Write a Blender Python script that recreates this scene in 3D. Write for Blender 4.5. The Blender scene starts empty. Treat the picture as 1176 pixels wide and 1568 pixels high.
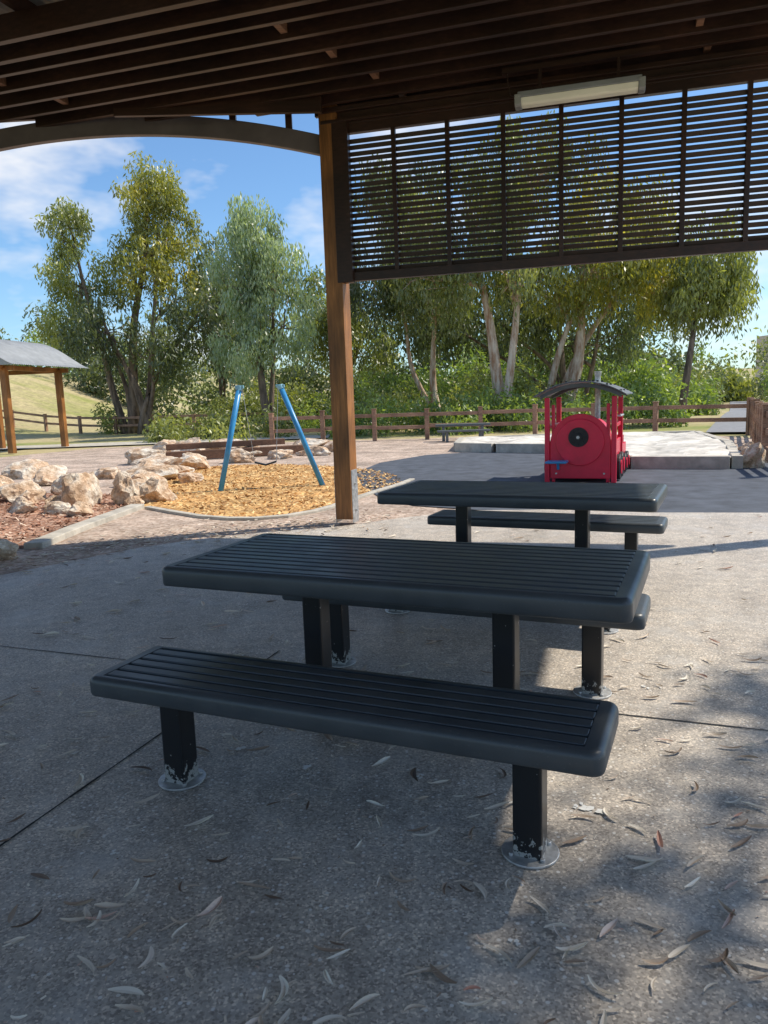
import bpy, math, random
import numpy as np
from mathutils import Vector, Matrix
R=math.radians
random.seed(7); rng=np.random.default_rng(11)
scene=bpy.context.scene
scene.view_settings.view_transform='Standard'
scene.view_settings.look='None'
scene.view_settings.exposure=0
COL=scene.collection

# ------------------------------------------------------------ materials
def nmat(name):
    m=bpy.data.materials.new(name); m.use_nodes=True
    nt=m.node_tree
    b=nt.nodes['Principled BSDF']
    return m,nt,b
def N(nt,t,**k):
    n=nt.nodes.new(t)
    for a,v in k.items(): setattr(n,a,v)
    return n
def ramp(nt,stops,fac):
    r=N(nt,'ShaderNodeValToRGB'); e=r.color_ramp.elements
    while len(e)<len(stops): e.new(0.5)
    for i,(p,c) in enumerate(stops):
        e[i].position=p; e[i].color=(c[0],c[1],c[2],1)
    nt.links.new(fac,r.inputs[0]); return r.outputs[0]
def noise(nt,vec,scale,detail=4,rough=.6,out=0):
    n=N(nt,'ShaderNodeTexNoise'); n.inputs['Scale'].default_value=scale
    n.inputs['Detail'].default_value=detail; n.inputs['Roughness'].default_value=rough
    nt.links.new(vec,n.inputs['Vector']); return n.outputs[out]
def voro(nt,vec,scale,out='Color',feature='F1'):
    n=N(nt,'ShaderNodeTexVoronoi',feature=feature); n.inputs['Scale'].default_value=scale
    nt.links.new(vec,n.inputs['Vector']); return n.outputs[out]
def mix(nt,a,b,fac,mode='MIX'):
    m=N(nt,'ShaderNodeMix',data_type='RGBA',blend_type=mode)
    for s,v in ((m.inputs[6],a),(m.inputs[7],b),(m.inputs[0],fac)):
        if isinstance(v,bpy.types.NodeSocket): nt.links.new(v,s)
        elif isinstance(v,(tuple,list)): s.default_value=(v[0],v[1],v[2],1)
        else: s.default_value=v
    return m.outputs[2]
def bump(nt,b,h,strength=.3,dist=.01):
    n=N(nt,'ShaderNodeBump'); n.inputs['Strength'].default_value=strength
    n.inputs['Distance'].default_value=dist
    nt.links.new(h,n.inputs['Height']); nt.links.new(n.outputs[0],b.inputs['Normal'])
def oc(nt): return N(nt,'ShaderNodeTexCoord').outputs['Object']

def simple(name,col,rough=.6,var=.25,scale=6,metal=0,bs=.15,bscale=60):
    m,nt,b=nmat(name); v=oc(nt)
    n=noise(nt,v,scale,3)
    c=ramp(nt,[(.3,[x*(1-var) for x in col]),(.7,[x*(1+var) for x in col])],n)
    nt.links.new(c,b.inputs['Base Color']); b.inputs['Roughness'].default_value=rough
    b.inputs['Metallic'].default_value=metal
    if bs>.1: bump(nt,b,noise(nt,v,bscale,1),bs,.004)
    return m
def wood(name,col,rough=.6,scale=(1,14,14)):
    m,nt,b=nmat(name); mp=N(nt,'ShaderNodeMapping'); mp.inputs['Scale'].default_value=scale
    nt.links.new(oc(nt),mp.inputs[0]); v=mp.outputs[0]
    n=noise(nt,v,3,4,.7); n2=noise(nt,oc(nt),1.3,2)
    c=ramp(nt,[(.3,[x*.55 for x in col]),(.55,col),(.75,[x*1.5 for x in col])],n)
    c=mix(nt,c,ramp(nt,[(.35,(.6,.6,.6)),(.65,(1.2,1.2,1.2))],n2),1,'MULTIPLY')
    nt.links.new(c,b.inputs['Base Color']); b.inputs['Roughness'].default_value=rough
    return m

def concrete_mat():
    m,nt,b=nmat('exposed_aggregate_concrete'); v=oc(nt)
    big=noise(nt,v,.9,5,.65); mid=noise(nt,v,7,3,.7)
    base=ramp(nt,[(.3,(.38,.34,.29)),(.5,(.49,.44,.385)),(.7,(.58,.53,.465))],big)
    base=mix(nt,base,ramp(nt,[(.3,(.76,.76,.76)),(.7,(1.13,1.11,1.08))],mid),1,'MULTIPLY')
    vc=voro(nt,v,150); sep=N(nt,'ShaderNodeSeparateColor'); nt.links.new(vc,sep.inputs[0])
    peb=ramp(nt,[(0,(.45,.43,.42)),(.4,(.9,.89,.88)),(.8,(1.12,1.1,1.07)),(.95,(1.7,1.66,1.58))],sep.outputs[0])
    c=mix(nt,base,peb,.8,'MULTIPLY')
    vv=N(nt,'ShaderNodeTexVoronoi'); vv.inputs['Scale'].default_value=50; nt.links.new(v,vv.inputs['Vector'])
    sep2=N(nt,'ShaderNodeSeparateColor'); nt.links.new(vv.outputs['Color'],sep2.inputs[0])
    near=N(nt,'ShaderNodeMath',operation='LESS_THAN'); nt.links.new(vv.outputs['Distance'],near.inputs[0]); near.inputs[1].default_value=.28
    rare=N(nt,'ShaderNodeMath',operation='GREATER_THAN'); nt.links.new(sep2.outputs[0],rare.inputs[0]); rare.inputs[1].default_value=.80
    mu=N(nt,'ShaderNodeMath',operation='MULTIPLY'); nt.links.new(near.outputs[0],mu.inputs[0]); nt.links.new(rare.outputs[0],mu.inputs[1])
    mu2=N(nt,'ShaderNodeMath',operation='MULTIPLY'); nt.links.new(mu.outputs[0],mu2.inputs[0]); mu2.inputs[1].default_value=.8
    c=mix(nt,c,(.78,.75,.70),mu2.outputs[0])
    st=noise(nt,v,1.7,4,.75)
    sf=ramp(nt,[(.52,(0,0,0)),(.72,(.5,.5,.5))],st)
    c=mix(nt,c,(.60,.58,.55),sf)
    df=ramp(nt,[(.28,(.5,.5,.5)),(.42,(0,0,0))],st)
    c=mix(nt,c,(.22,.19,.16),df)
    nt.links.new(c,b.inputs['Base Color']); b.inputs['Roughness'].default_value=.55
    bump(nt,b,sep.outputs[0],.35,.003)
    return m
def mulch_mat(name,a,b_,c_,scale=26):
    m,nt,b=nmat(name); v=oc(nt)
    vc=voro(nt,v,scale); s=N(nt,'ShaderNodeSeparateColor'); nt.links.new(vc,s.inputs[0])
    c=ramp(nt,[(0,a),(.5,b_),(1,c_)],s.outputs[0])
    c=mix(nt,c,ramp(nt,[(.35,(.6,.6,.6)),(.65,(1.2,1.2,1.2))],noise(nt,v,1.2,4,.7)),1,'MULTIPLY')
    nt.links.new(c,b.inputs['Base Color']); b.inputs['Roughness'].default_value=.9
    bump(nt,b,s.outputs[1],.7,.02); return m
def grass_mat():
    m,nt,b=nmat('dry_grass'); v=oc(nt)
    mp=N(nt,'ShaderNodeMapping'); mp.inputs['Scale'].default_value=(.5,1.6,1); nt.links.new(v,mp.inputs[0])
    n=noise(nt,mp.outputs[0],.09,4,.6); n2=noise(nt,v,3,4,.8)
    c=ramp(nt,[(.34,(.14,.20,.04)),(.43,(.30,.30,.09)),(.53,(.46,.38,.20))],n)
    c=mix(nt,c,ramp(nt,[(.3,(.6,.6,.6)),(.7,(1.25,1.25,1.2))],n2),1,'MULTIPLY')
    nt.links.new(c,b.inputs['Base Color']); b.inputs['Roughness'].default_value=.95
    return m
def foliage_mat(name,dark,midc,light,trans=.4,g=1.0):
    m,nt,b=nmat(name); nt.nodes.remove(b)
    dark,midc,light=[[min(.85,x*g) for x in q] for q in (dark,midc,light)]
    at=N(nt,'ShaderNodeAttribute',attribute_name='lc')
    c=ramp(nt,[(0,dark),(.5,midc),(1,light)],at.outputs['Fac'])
    df=N(nt,'ShaderNodeBsdfDiffuse'); nt.links.new(c,df.inputs[0])
    tr=N(nt,'ShaderNodeBsdfTranslucent'); 
    c2=mix(nt,c,(1.8,1.75,.7),1,'MULTIPLY'); nt.links.new(c2,tr.inputs[0])
    ms=N(nt,'ShaderNodeMixShader'); ms.inputs[0].default_value=trans
    out=nt.nodes['Material Output']
    nt.links.new(df.outputs[0],ms.inputs[1]); nt.links.new(tr.outputs[0],ms.inputs[2])
    gl=N(nt,'ShaderNodeBsdfGlossy'); gl.inputs['Roughness'].default_value=.42; gl.inputs[0].default_value=(1,1,1,1)
    m2=N(nt,'ShaderNodeMixShader'); m2.inputs[0].default_value=.06
    nt.links.new(ms.outputs[0],m2.inputs[1]); nt.links.new(gl.outputs[0],m2.inputs[2]); nt.links.new(m2.outputs[0],out.inputs[0])
    return m
def paint_mat():
    m,nt,b=nmat('slate_powdercoat'); v=oc(nt)
    n=noise(nt,v,5,4,.65); f=noise(nt,v,120,2,.6)
    c=ramp(nt,[(.3,(.046,.054,.060)),(.7,(.066,.075,.082))],n)
    d=ramp(nt,[(.66,(0,0,0)),(.74,(.25,.25,.25))],f)
    c=mix(nt,c,(.26,.25,.23),d)
    nt.links.new(c,b.inputs['Base Color'])
    nt.links.new(ramp(nt,[(.3,(.28,.28,.28)),(.7,(.46,.46,.46))],n),b.inputs['Roughness'])
    return m

M={}
M['conc']=concrete_mat()
M['joint']=simple('joint_sealant',(.03,.028,.026),.9)
M['kerb']=simple('kerb_concrete',(.48,.44,.37),.85,.25,5)
M['mulch']=mulch_mat('bark_mulch',(.38,.18,.05),(.68,.38,.13),(.86,.58,.24))
M['redmulch']=mulch_mat('red_mulch',(.20,.09,.05),(.44,.22,.13),(.62,.42,.3))
M['dirt']=mulch_mat('dirt_gravel',(.34,.24,.18),(.52,.39,.30),(.66,.54,.44),30)
M['sand']=mulch_mat('pale_sand',(.56,.52,.45),(.68,.63,.55),(.78,.73,.65),4)
M['soft']=simple('rubber_softfall',(.07,.08,.10),.85,.35,3,bscale=150,bs=.4)
M['grass']=grass_mat()
M['path']=simple('asphalt_path',(.24,.24,.25),.9,.15)
M['wood']=wood('dark_stained_timber',(.046,.019,.011),.42)
M['woodpost']=wood('post_timber',(.34,.14,.038),.5,(14,14,1))
M['woodlight']=wood('rafter_timber',(.22,.11,.06),.6)
M['fence']=wood('fence_timber',(.38,.22,.14),.75)
M['paint']=paint_mat()
M['benchgrey']=simple('weathered_bench',(.12,.13,.13),.5,.15,9)
M['steel']=simple('galvanised_steel',(.5,.5,.49),.45,.3,25,.6)
M['arch']=simple('arch_beam_paint',(.15,.125,.12),.5,.2,3)
M['red']=simple('red_paint',(.72,.012,.055),.35,.12,4,bs=.05)
M['blue']=simple('blue_paint',(.04,.27,.56),.35,.2,4,bs=.05)
M['lblue']=simple('pale_blue_plastic',(.25,.5,.62),.4,.1,4)
M['black']=simple('black_plastic',(.012,.012,.014),.5,.2,4)
M['canopy']=simple('canopy_grey',(.12,.13,.14),.5,.2,5)
M['sheet']=simple('corrugated_steel',(.30,.30,.29),.4,.2,3,.3)
M['sheetdark']=simple('corrugated_roof_green_grey',(.33,.34,.34),.5,.15,3,.2)
M['diffuser']=simple('light_diffuser',(.92,.88,.70),.35,.05,3,bs=.02)
M['white']=simple('bird_dropping',(.75,.74,.7),.8,.1,20)
def leg_mat():
    m,nt,b=nmat('chipped_black_paint'); v=oc(nt)
    sx=N(nt,'ShaderNodeSeparateXYZ'); nt.links.new(v,sx.inputs[0])
    n=noise(nt,v,30,4,.7)
    mr=N(nt,'ShaderNodeMapRange'); nt.links.new(sx.outputs[2],mr.inputs[0])
    mr.inputs[1].default_value=0; mr.inputs[2].default_value=.12; mr.inputs[3].default_value=.10; mr.inputs[4].default_value=-.13
    ad=N(nt,'ShaderNodeMath',operation='ADD'); nt.links.new(n,ad.inputs[0]); nt.links.new(mr.outputs[0],ad.inputs[1])
    f=ramp(nt,[(.555,(0,0,0)),(.57,(1,1,1))],ad.outputs[0])
    c=mix(nt,(.012,.013,.015),(.34,.34,.32),f)
    nt.links.new(c,b.inputs['Base Color']); b.inputs['Roughness'].default_value=.3
    return m
M['leg']=leg_mat()
def rock_mat():
    m,nt,b=nmat('sandstone'); v=oc(nt)
    n=noise(nt,v,2.0,6,.7); n2=noise(nt,v,8,5,.75)
    c=ramp(nt,[(.32,(.40,.22,.11)),(.45,(.66,.46,.30)),(.58,(.76,.66,.53)),(.75,(.82,.77,.68))],n)
    c=mix(nt,c,ramp(nt,[(.3,(.55,.55,.55)),(.6,(1.05,1.05,1.05))],n2),1,'MULTIPLY')
    nt.links.new(c,b.inputs['Base Color']); b.inputs['Roughness'].default_value=.9
    bump(nt,b,n2,.8,.05); return m
M['rock']=rock_mat()
def bark(name,a,b_):
    m,nt,b=nmat(name); mp=N(nt,'ShaderNodeMapping'); mp.inputs['Scale'].default_value=(4,4,.7)
    nt.links.new(oc(nt),mp.inputs[0]); n=noise(nt,mp.outputs[0],1.4,4,.7)
    nt.links.new(ramp(nt,[(.38,a),(.6,b_)],n),b.inputs['Base Color']); b.inputs['Roughness'].default_value=.85
    return m
M['bark_pale']=bark('pale_gum_bark',(.34,.18,.10),(.68,.57,.46))
M['bark_dark']=bark('dark_bark',(.08,.055,.04),(.26,.19,.14))
GG=1.3
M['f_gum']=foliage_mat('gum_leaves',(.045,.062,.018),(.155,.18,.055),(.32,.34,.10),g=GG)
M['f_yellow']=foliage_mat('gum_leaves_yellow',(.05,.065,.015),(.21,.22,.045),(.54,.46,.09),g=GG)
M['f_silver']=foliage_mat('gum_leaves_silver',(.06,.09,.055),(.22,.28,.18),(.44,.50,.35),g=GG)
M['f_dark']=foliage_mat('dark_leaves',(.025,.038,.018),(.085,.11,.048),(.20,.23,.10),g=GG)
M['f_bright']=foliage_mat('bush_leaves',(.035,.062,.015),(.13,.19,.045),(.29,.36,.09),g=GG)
def leaflitter():
    m,nt,b=nmat('dry_leaf'); at=N(nt,'ShaderNodeAttribute',attribute_name='lc')
    c=ramp(nt,[(0,(.14,.09,.06)),(.18,(.42,.31,.22)),(.45,(.66,.56,.44)),(.88,(.84,.78,.66)),(1,(.55,.27,.19))],at.outputs['Fac'])
    nt.links.new(c,b.inputs['Base Color']); b.inputs['Roughness'].default_value=.6; return m
M['litter']=leaflitter()

# ------------------------------------------------------------ builders
def empty(name,loc=(0,0,0),rz=0):
    e=bpy.data.objects.new(name,None); COL.objects.link(e); e.location=loc; e.rotation_euler=(0,0,rz); return e
def link(name,me,parent=None):
    o=bpy.data.objects.new(name,me); COL.objects.link(o)
    if parent is not None: o.parent=parent
    return o
class MB:
    def __init__(s): s.v=[]; s.f=[]; s.m=[]
    def add(s,vs,fs,mi=0):
        o=len(s.v); s.v+= [tuple(x) for x in vs]; s.f+=[tuple(i+o for i in f) for f in fs]; s.m+=[mi]*len(fs)
    def box(s,c,d,rot=None,mi=0):
        x,y,z=[k/2 for k in d]
        vs=[Vector((a*x,b*y,e*z)) for a in(-1,1) for b in(-1,1) for e in(-1,1)]
        if rot is not None: vs=[rot@q for q in vs]
        vs=[q+Vector(c) for q in vs]
        s.add(vs,[(0,1,3,2),(4,6,7,5),(0,4,5,1),(2,3,7,6),(0,2,6,4),(1,5,7,3)],mi)
    def beam(s,a,b,w,h,mi=0):
        a=Vector(a); b=Vector(b); d=b-a; L=d.length; d.normalize()
        up=Vector((0,0,1)) if abs(d.z)<.95 else Vector((0,1,0))
        y=up.cross(d).normalized(); z=d.cross(y)
        rot=Matrix((d,y,z)).transposed()
        s.box((a+b)/2,(L,w,h),rot,mi)
    def tube(s,pts,rad,n=8,mi=0,cap=True):
        pts=[Vector(p) for p in pts]; rings=[]
        for i,p in enumerate(pts):
            d=(pts[min(i+1,len(pts)-1)]-pts[max(i-1,0)]).normalized()
            up=Vector((0,0,1)) if abs(d.z)<.9 else Vector((1,0,0))
            x=up.cross(d).normalized(); y=d.cross(x)
            r=rad[i] if hasattr(rad,'__len__') else rad
            rings.append([p+x*math.cos(2*math.pi*k/n)*r+y*math.sin(2*math.pi*k/n)*r for k in range(n)])
        vs=[q for r in rings for q in r]; fs=[]
        for i in range(len(pts)-1):
            for k in range(n):
                k2=(k+1)%n; fs.append((i*n+k,i*n+k2,(i+1)*n+k2,(i+1)*n+k))
        if cap:
            fs.append(tuple(reversed(range(n)))); fs.append(tuple((len(pts)-1)*n+k for k in range(n)))
        s.add(vs,fs,mi)
    def prism(s,poly,y0,y1,mi=0):
        n=len(poly)
        vs=[(p[0],y0,p[1]) for p in poly]+[(p[0],y1,p[1]) for p in poly]
        fs=[tuple(range(n)),tuple(reversed(range(n,2*n)))]+[(i,n+i,n+(i+1)%n,(i+1)%n) for i in range(n)]
        s.add(vs,fs,mi)
    def obj(s,name,mats,parent=None,bevel=0,smooth=False,seg=2):
        me=bpy.data.meshes.new(name); me.from_pydata(s.v,[],s.f)
        for m in mats: me.materials.append(m)
        me.polygons.foreach_set('material_index',s.m)
        if smooth: me.polygons.foreach_set('use_smooth',[True]*len(s.f))
        me.update()
        o=link(name,me,parent)
        if bevel:
            b=o.modifiers.new('b','BEVEL'); b.width=bevel; b.segments=seg; b.limit_method='ANGLE'; b.angle_limit=R(40)
        return o
def sheet(name,poly,z,mat,parent=None):
    mb=MB(); n=len(poly)
    mb.add([(p[0],p[1],z) for p in poly],[tuple(range(n))])
    return mb.obj(name,[mat],parent)
def smooth_poly(pts,it=2):
    for _ in range(it):
        out=[]
        for i in range(len(pts)):
            a=pts[i]; b=pts[(i+1)%len(pts)]
            out.append((a[0]*.75+b[0]*.25,a[1]*.75+b[1]*.25)); out.append((a[0]*.25+b[0]*.75,a[1]*.25+b[1]*.75))
        pts=out
    return pts
def inpoly(x,y,P):
    c=False; n=len(P)
    for i in range(n):
        x1,y1=P[i]; x2,y2=P[i-1]
        if (y1>y)!=(y2>y) and x<(x2-x1)*(y-y1)/(y2-y1)+x1: c=not c
    return c
def rotz(p,a): return (p[0]*math.cos(a)-p[1]*math.sin(a),p[0]*math.sin(a)+p[1]*math.cos(a))

# ------------------------------------------------------------ ground
def ground_h(x,y):
    h=0
    d=max(0,min(1,(-x-13)/20))*max(0,min(1,(y-30)/26)); h+=5.0*d*d*(3-2*d)
    d=max(0,min(1,(y-90)/200)); h+=9*d*d
    h+=-1.0*max(0,min(1,(x-12)/25))*max(0,min(1,(y-26)/30))
    return h-.03
xs=np.concatenate([np.linspace(-400,-60,18),np.linspace(-56,60,59),np.linspace(70,400,16)])
ys=np.concatenate([np.linspace(-150,0,8),np.linspace(2,110,55),np.linspace(120,700,30)])
mb=MB(); vs=[(x,y,ground_h(x,y)) for y in ys for x in xs]; nx=len(xs)
mb.add(vs,[(j*nx+i,j*nx+i+1,(j+1)*nx+i+1,(j+1)*nx+i) for j in range(len(ys)-1) for i in range(nx-1)])
mb.obj('ground',[M['grass']],smooth=True)
sheet('dirt_ground',smooth_poly([(-16,4),(-12,27),(-4,26.5),(5,25.2),(10.8,22.3),(7.6,13.6),(5.2,6.8),(4,6),(-6,2)],1),-.016,M['dirt'])
sheet('concrete_slab',[(-7,-8),(-6.2,2),(-4.6,4.9),(-3.6,6.0),(-3.0,6.75),(-2.5,7.35),(-2,7.75),(-1.3,8.05),(-.56,8.22),(.2,8.7),(1,9.1),(2,8.95),(3.1,8.45),(7,7.5),(14,5.5),(14,-8)],0,M['conc'])
sheet('softfall_surface',smooth_poly([(-.6,15.6),(-.25,11),(.6,9.3),(3.1,8.45),(7.2,7.5),(9.0,14),(6,18),(1.6,19)],1),-.004,M['soft'])
MP=smooth_poly([(-3.49,10.5),(-2.4,9.4),(-1.57,9.05),(-.68,9.8),(-.2,11),(.5,12.7),(-.4,15.5),(-3,17.5),(-5,16.5),(-4.4,13)],1)
RPOLY=smooth_poly([(-3.6,7.3),(-3.5,10.5),(-4.4,12.5),(-7,13),(-9,9),(-6,4.6)],1)
sheet('mulch_bed',MP,-.008,M['mulch'])
sheet('mulch_border',RPOLY,-.010,M['redmulch'])
mb=MB()
def strip(a,b,w,z):
    a=Vector((*a,z)); b=Vector((*b,z)); d=(b-a).normalized(); n=Vector((-d.y,d.x,0))*w/2
    mb.add([a-n,b-n,b+n,a+n],[(0,1,2,3)])
def wob(a,b,w,z,k=30):
    for i in range(k):
        t0=i/k;t1=(i+1)/k
        strip((a[0]+(b[0]-a[0])*t0,a[1]+(b[1]-a[1])*t0),(a[0]+(b[0]-a[0])*t1,a[1]+(b[1]-a[1])*t1),w*random.uniform(.7,1.3),z)
wob((-5.6,5.6),(9.5,-.13),.009,.003)
wob((-2.3,-.55),(-.62,4.1),.009,.0035)
wob((3.9,-.8),(5.7,4.1),.009,.0035)
mb.obj('expansion_joint',[M['joint']])
def kerb(name,pts,w=.11,h=.05,m=None):
    mb=MB()
    P=[Vector((p[0],p[1],0)) for p in pts]; L=[];
    for i,p in enumerate(P):
        d=(P[min(i+1,len(P)-1)]-P[max(i-1,0)]).normalized(); n=Vector((-d.y,d.x,0))*w/2
        L+=[p-n+Vector((0,0,-.05)),p-n+Vector((0,0,h)),p+n+Vector((0,0,h)),p+n+Vector((0,0,-.05))]
    fs=[]
    for i in range(len(P)-1):
        for k in range(3): fs.append((i*4+k,i*4+k+1,(i+1)*4+k+1,(i+1)*4+k))
    fs+=[(0,3,2,1),tuple((len(P)-1)*4+k for k in range(4))]
    mb.add(L,fs); return mb.obj(name,[m or M['kerb']],bevel=.01)
kerb('kerb_edging',[(-3.62,7.6),(-3.6,8.6),(-3.52,9.6),(-3.45,10.45)],.2)
kerb('kerb_edging',[(-3.3,10.4),(-2.8,9.85),(-2.3,9.35),(-1.9,9.1),(-1.57,9.02),(-1.2,9.15),(-.9,9.45),(-.68,9.85),(-.4,10.6),(-.15,11.2),(.3,12.2),(.5,12.8)],.1,.02)

def fast(name,V,k,mat,lc,parent=None):
    n=len(V)//k
    me=bpy.data.meshes.new(name)
    me.vertices.add(len(V)); me.vertices.foreach_set('co',V.astype(np.float32).ravel())
    me.loops.add(len(V)); me.loops.foreach_set('vertex_index',np.arange(len(V),dtype=np.int32))
    me.polygons.add(n); me.polygons.foreach_set('loop_start',np.arange(0,len(V),k,dtype=np.int32))
    try: me.polygons.foreach_set('loop_total',np.full(n,k,dtype=np.int32))
    except Exception: pass
    me.materials.append(mat)
    a=me.attributes.new('lc','FLOAT','POINT'); a.data.foreach_set('value',lc.astype(np.float32))
    me.update(calc_edges=True); me.validate()
    return link(name,me,parent)
def quads_obj(name,C,L,W,ang,mat,tilt=.35,lc=None,parent=None):
    n=len(C); d=np.stack([np.cos(ang),np.sin(ang),rng.normal(0,tilt,n)],1)*L[:,None]/2
    w=np.stack([-np.sin(ang),np.cos(ang),rng.normal(0,tilt,n)],1)*W[:,None]/2
    V=np.stack([C-d-w,C+d-w,C+d+w,C-d+w],1).reshape(-1,3)
    fast(name,V,4,mat,np.repeat(lc if lc is not None else rng.random(n),4),parent)
def chipmat(name,st):
    m,nt,b=nmat(name); at=N(nt,'ShaderNodeAttribute',attribute_name='lc')
    nt.links.new(ramp(nt,st,at.outputs['Fac']),b.inputs['Base Color']); b.inputs['Roughness'].default_value=.8; return m
for nm,P,cnt,mt in (('wood_chips',MP,6000,chipmat('bark_chip',[(0,(.27,.12,.035)),(.5,(.64,.35,.12)),(1,(.88,.66,.32))])),
                 ('wood_chips',RPOLY,5000,chipmat('red_chip',[(0,(.13,.06,.03)),(.5,(.42,.2,.12)),(1,(.7,.55,.42))]))):
    xx=[p[0] for p in P]; yy=[p[1] for p in P]; C=[]
    while len(C)<cnt:
        x=random.uniform(min(xx),max(xx)); y=random.uniform(min(yy),max(yy))
        if inpoly(x,y,P): C.append((x,y,.004))
    C=np.array(C); n=len(C)
    quads_obj(nm,C,rng.uniform(.03,.09,n),rng.uniform(.012,.03,n),rng.uniform(0,6.28,n),mt,.3)

def gum_leaves(name,pts,ls):
    V=[];F=[];lc=[]
    for (x,y),L in zip(pts,ls):
        a=random.uniform(0,6.28) if random.random()<.5 else random.gauss(.1,.6); curv=random.uniform(-1.6,1.6); w=L*random.uniform(.06,.11); K=7
        val=random.random(); cup=random.uniform(0,.22); o=len(V); px,py=x,y; h=a-curv/2
        tw=random.uniform(-.8,.8)
        for i in range(K+1):
            t=i/K; ww=w*math.sin(math.pi*min(1,t*.93+.05))**.8+.0006
            z=.006+L*cup*(2*t-1)**2*.6+.002
            nx_,ny_=-math.sin(h),math.cos(h)
            dz=math.sin(tw*(t*1.5))*ww
            V.append((px+nx_*ww,py+ny_*ww,z+abs(dz)+max(dz,0))); V.append((px,py,z-.001)); V.append((px-nx_*ww,py-ny_*ww,z+abs(dz)+max(-dz,0)))
            px+=math.cos(h)*L/K; py+=math.sin(h)*L/K; h+=curv/K; lc+=[val]*3
        for i in range(K):
            F.append((o+i*3,o+i*3+1,o+i*3+4,o+i*3+3)); F.append((o+i*3+1,o+i*3+2,o+i*3+5,o+i*3+4))
    me=bpy.data.meshes.new(name); me.from_pydata(V,[],F); me.materials.append(M['litter'])
    at=me.attributes.new('lc','FLOAT','POINT'); at.data.foreach_set('value',lc); me.update()
    link(name,me)
pts=[];ls=[]
for i in range(130):
    y=random.uniform(1.35,2.1); pts.append((random.uniform(-.62,.6)*y,y)); ls.append(random.uniform(.04,.10))
for i in range(190):
    y=random.uniform(2.0,3.8); pts.append((random.uniform(-.6,.58)*y,y)); ls.append(random.uniform(.04,.11))
for i in range(260):
    y=random.uniform(3.5,8.2); pts.append((random.uniform(-.5,.58)*y,y)); ls.append(random.uniform(.05,.12))
gum_leaves('fallen_leaves',pts,ls)
pts=[];ls=[]
edge=[(-4.6,4.9),(-3.6,6.0),(-3.0,6.75),(-2.5,7.35),(-2,7.75),(-1.3,8.05),(-.56,8.22),(.2,8.7)]
for i in range(1100):
    k=random.randrange(len(edge)-1); t=random.random(); a,b=edge[k],edge[k+1]
    pts.append((a[0]+(b[0]-a[0])*t+random.gauss(-.25,.3),a[1]+(b[1]-a[1])*t+random.gauss(.25,.3))); ls.append(random.uniform(.04,.1))
gum_leaves('leaf_litter',pts,ls)
n=1500; yy=rng.uniform(1.3,7.5,n); C=np.stack([rng.uniform(-.6,.6,n)*yy,yy,np.full(n,.004)],1)
quads_obj('grit_crumbs',C,rng.uniform(.004,.014,n),rng.uniform(.002,.006,n),rng.uniform(0,6.28,n),M['litter'],.2)
mb=MB()
for (x,y,r) in [(-.63,2.9,.02),(.66,2.33,.022),(.62,2.38,.012),(-.33,2.72,.015),(.1,2.62,.01),(-1.3,2.9,.012),(-1.0,3.6,.012),(.3,1.75,.01),(-.9,2.2,.01),(-.2,1.9,.008),(1.2,3.4,.012)]:
    for q in range(3):
        cx=x+random.gauss(0,r*.8);cy=y+random.gauss(0,r*.8);n=13
        mb.add([(cx+math.cos(6.283*i/n)*r*random.uniform(.3,1),cy+math.sin(6.283*i/n)*r*random.uniform(.3,1),.004+q*.001) for i in range(n)],[tuple(range(n))])
mb.obj('bird_droppings',[M['white']])

# ------------------------------------------------------------ tables & benches
def slat_top(parent,name,L,W,z,th,nsl,yc=0,xc=0,gap=.0125):
    def rr(hx,hy,r,k=6):
        out=[]
        for cx,cy,a0 in ((hx-r,hy-r,0),(-hx+r,hy-r,90),(-hx+r,-hy+r,180),(hx-r,-hy+r,270)):
            for i in range(k+1):
                a=R(a0+90*i/k); out.append((cx+r*math.cos(a),cy+r*math.sin(a)))
        return out
    ew=.055; fw=.034
    prof=[(.012,-th),(.003,-th+.003),(0,-th+.012),(0,-.022),(.0025,-.012),(.009,-.0045),(.018,-.0005),(.024,0)]
    loops=[[(a+xc,b+yc,z+dz) for a,b in rr(L/2-i,W/2-i,max(.006,.04-i))] for i,dz in prof]
    inn=rr(L/2-ew,W/2-fw,.003)
    loops.append([(a+xc,b+yc,z) for a,b in inn]); loops.append([(a+xc,b+yc,z-.035) for a,b in inn])
    n=len(inn); vs=[p for l in loops for p in l]; fs=[]
    for k in range(len(loops)-1):
        for i in range(n):
            j=(i+1)%n; fs.append((k*n+i,k*n+j,(k+1)*n+j,(k+1)*n+i))
    o2=len(vs); vs+=[(a+xc,b+yc,z-th) for a,b in rr(L/2-.04,W/2-.03,.006)]
    for i in range(n): j=(i+1)%n; fs.append((i,o2+i,o2+j,j))
    mb=MB(); mb.add(vs,fs)
    ob=mb.obj(name+'_frame',[M['paint']],parent,smooth=True)
    es=ob.modifiers.new('e','EDGE_SPLIT'); es.split_angle=R(60)
    mb=MB(); iw=W-2*fw; sw=(iw-gap*(nsl+1))/nsl
    for i in range(nsl):
        y=-iw/2+gap+sw/2+i*(sw+gap)
        mb.box((xc,yc+y,z-.0155),(L-2*ew-.002,sw,.030))
    mb.obj(name+'_slats',[M['paint']],parent,bevel=.004,seg=2)
    mb=MB(); mb.box((xc,yc,z-.05),(L-.10,W-.07,.006)); mb.obj(name+'_gap_shade',[M['black']],parent)  # added black sheet below the slats, stands in for shade in the gaps
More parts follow.
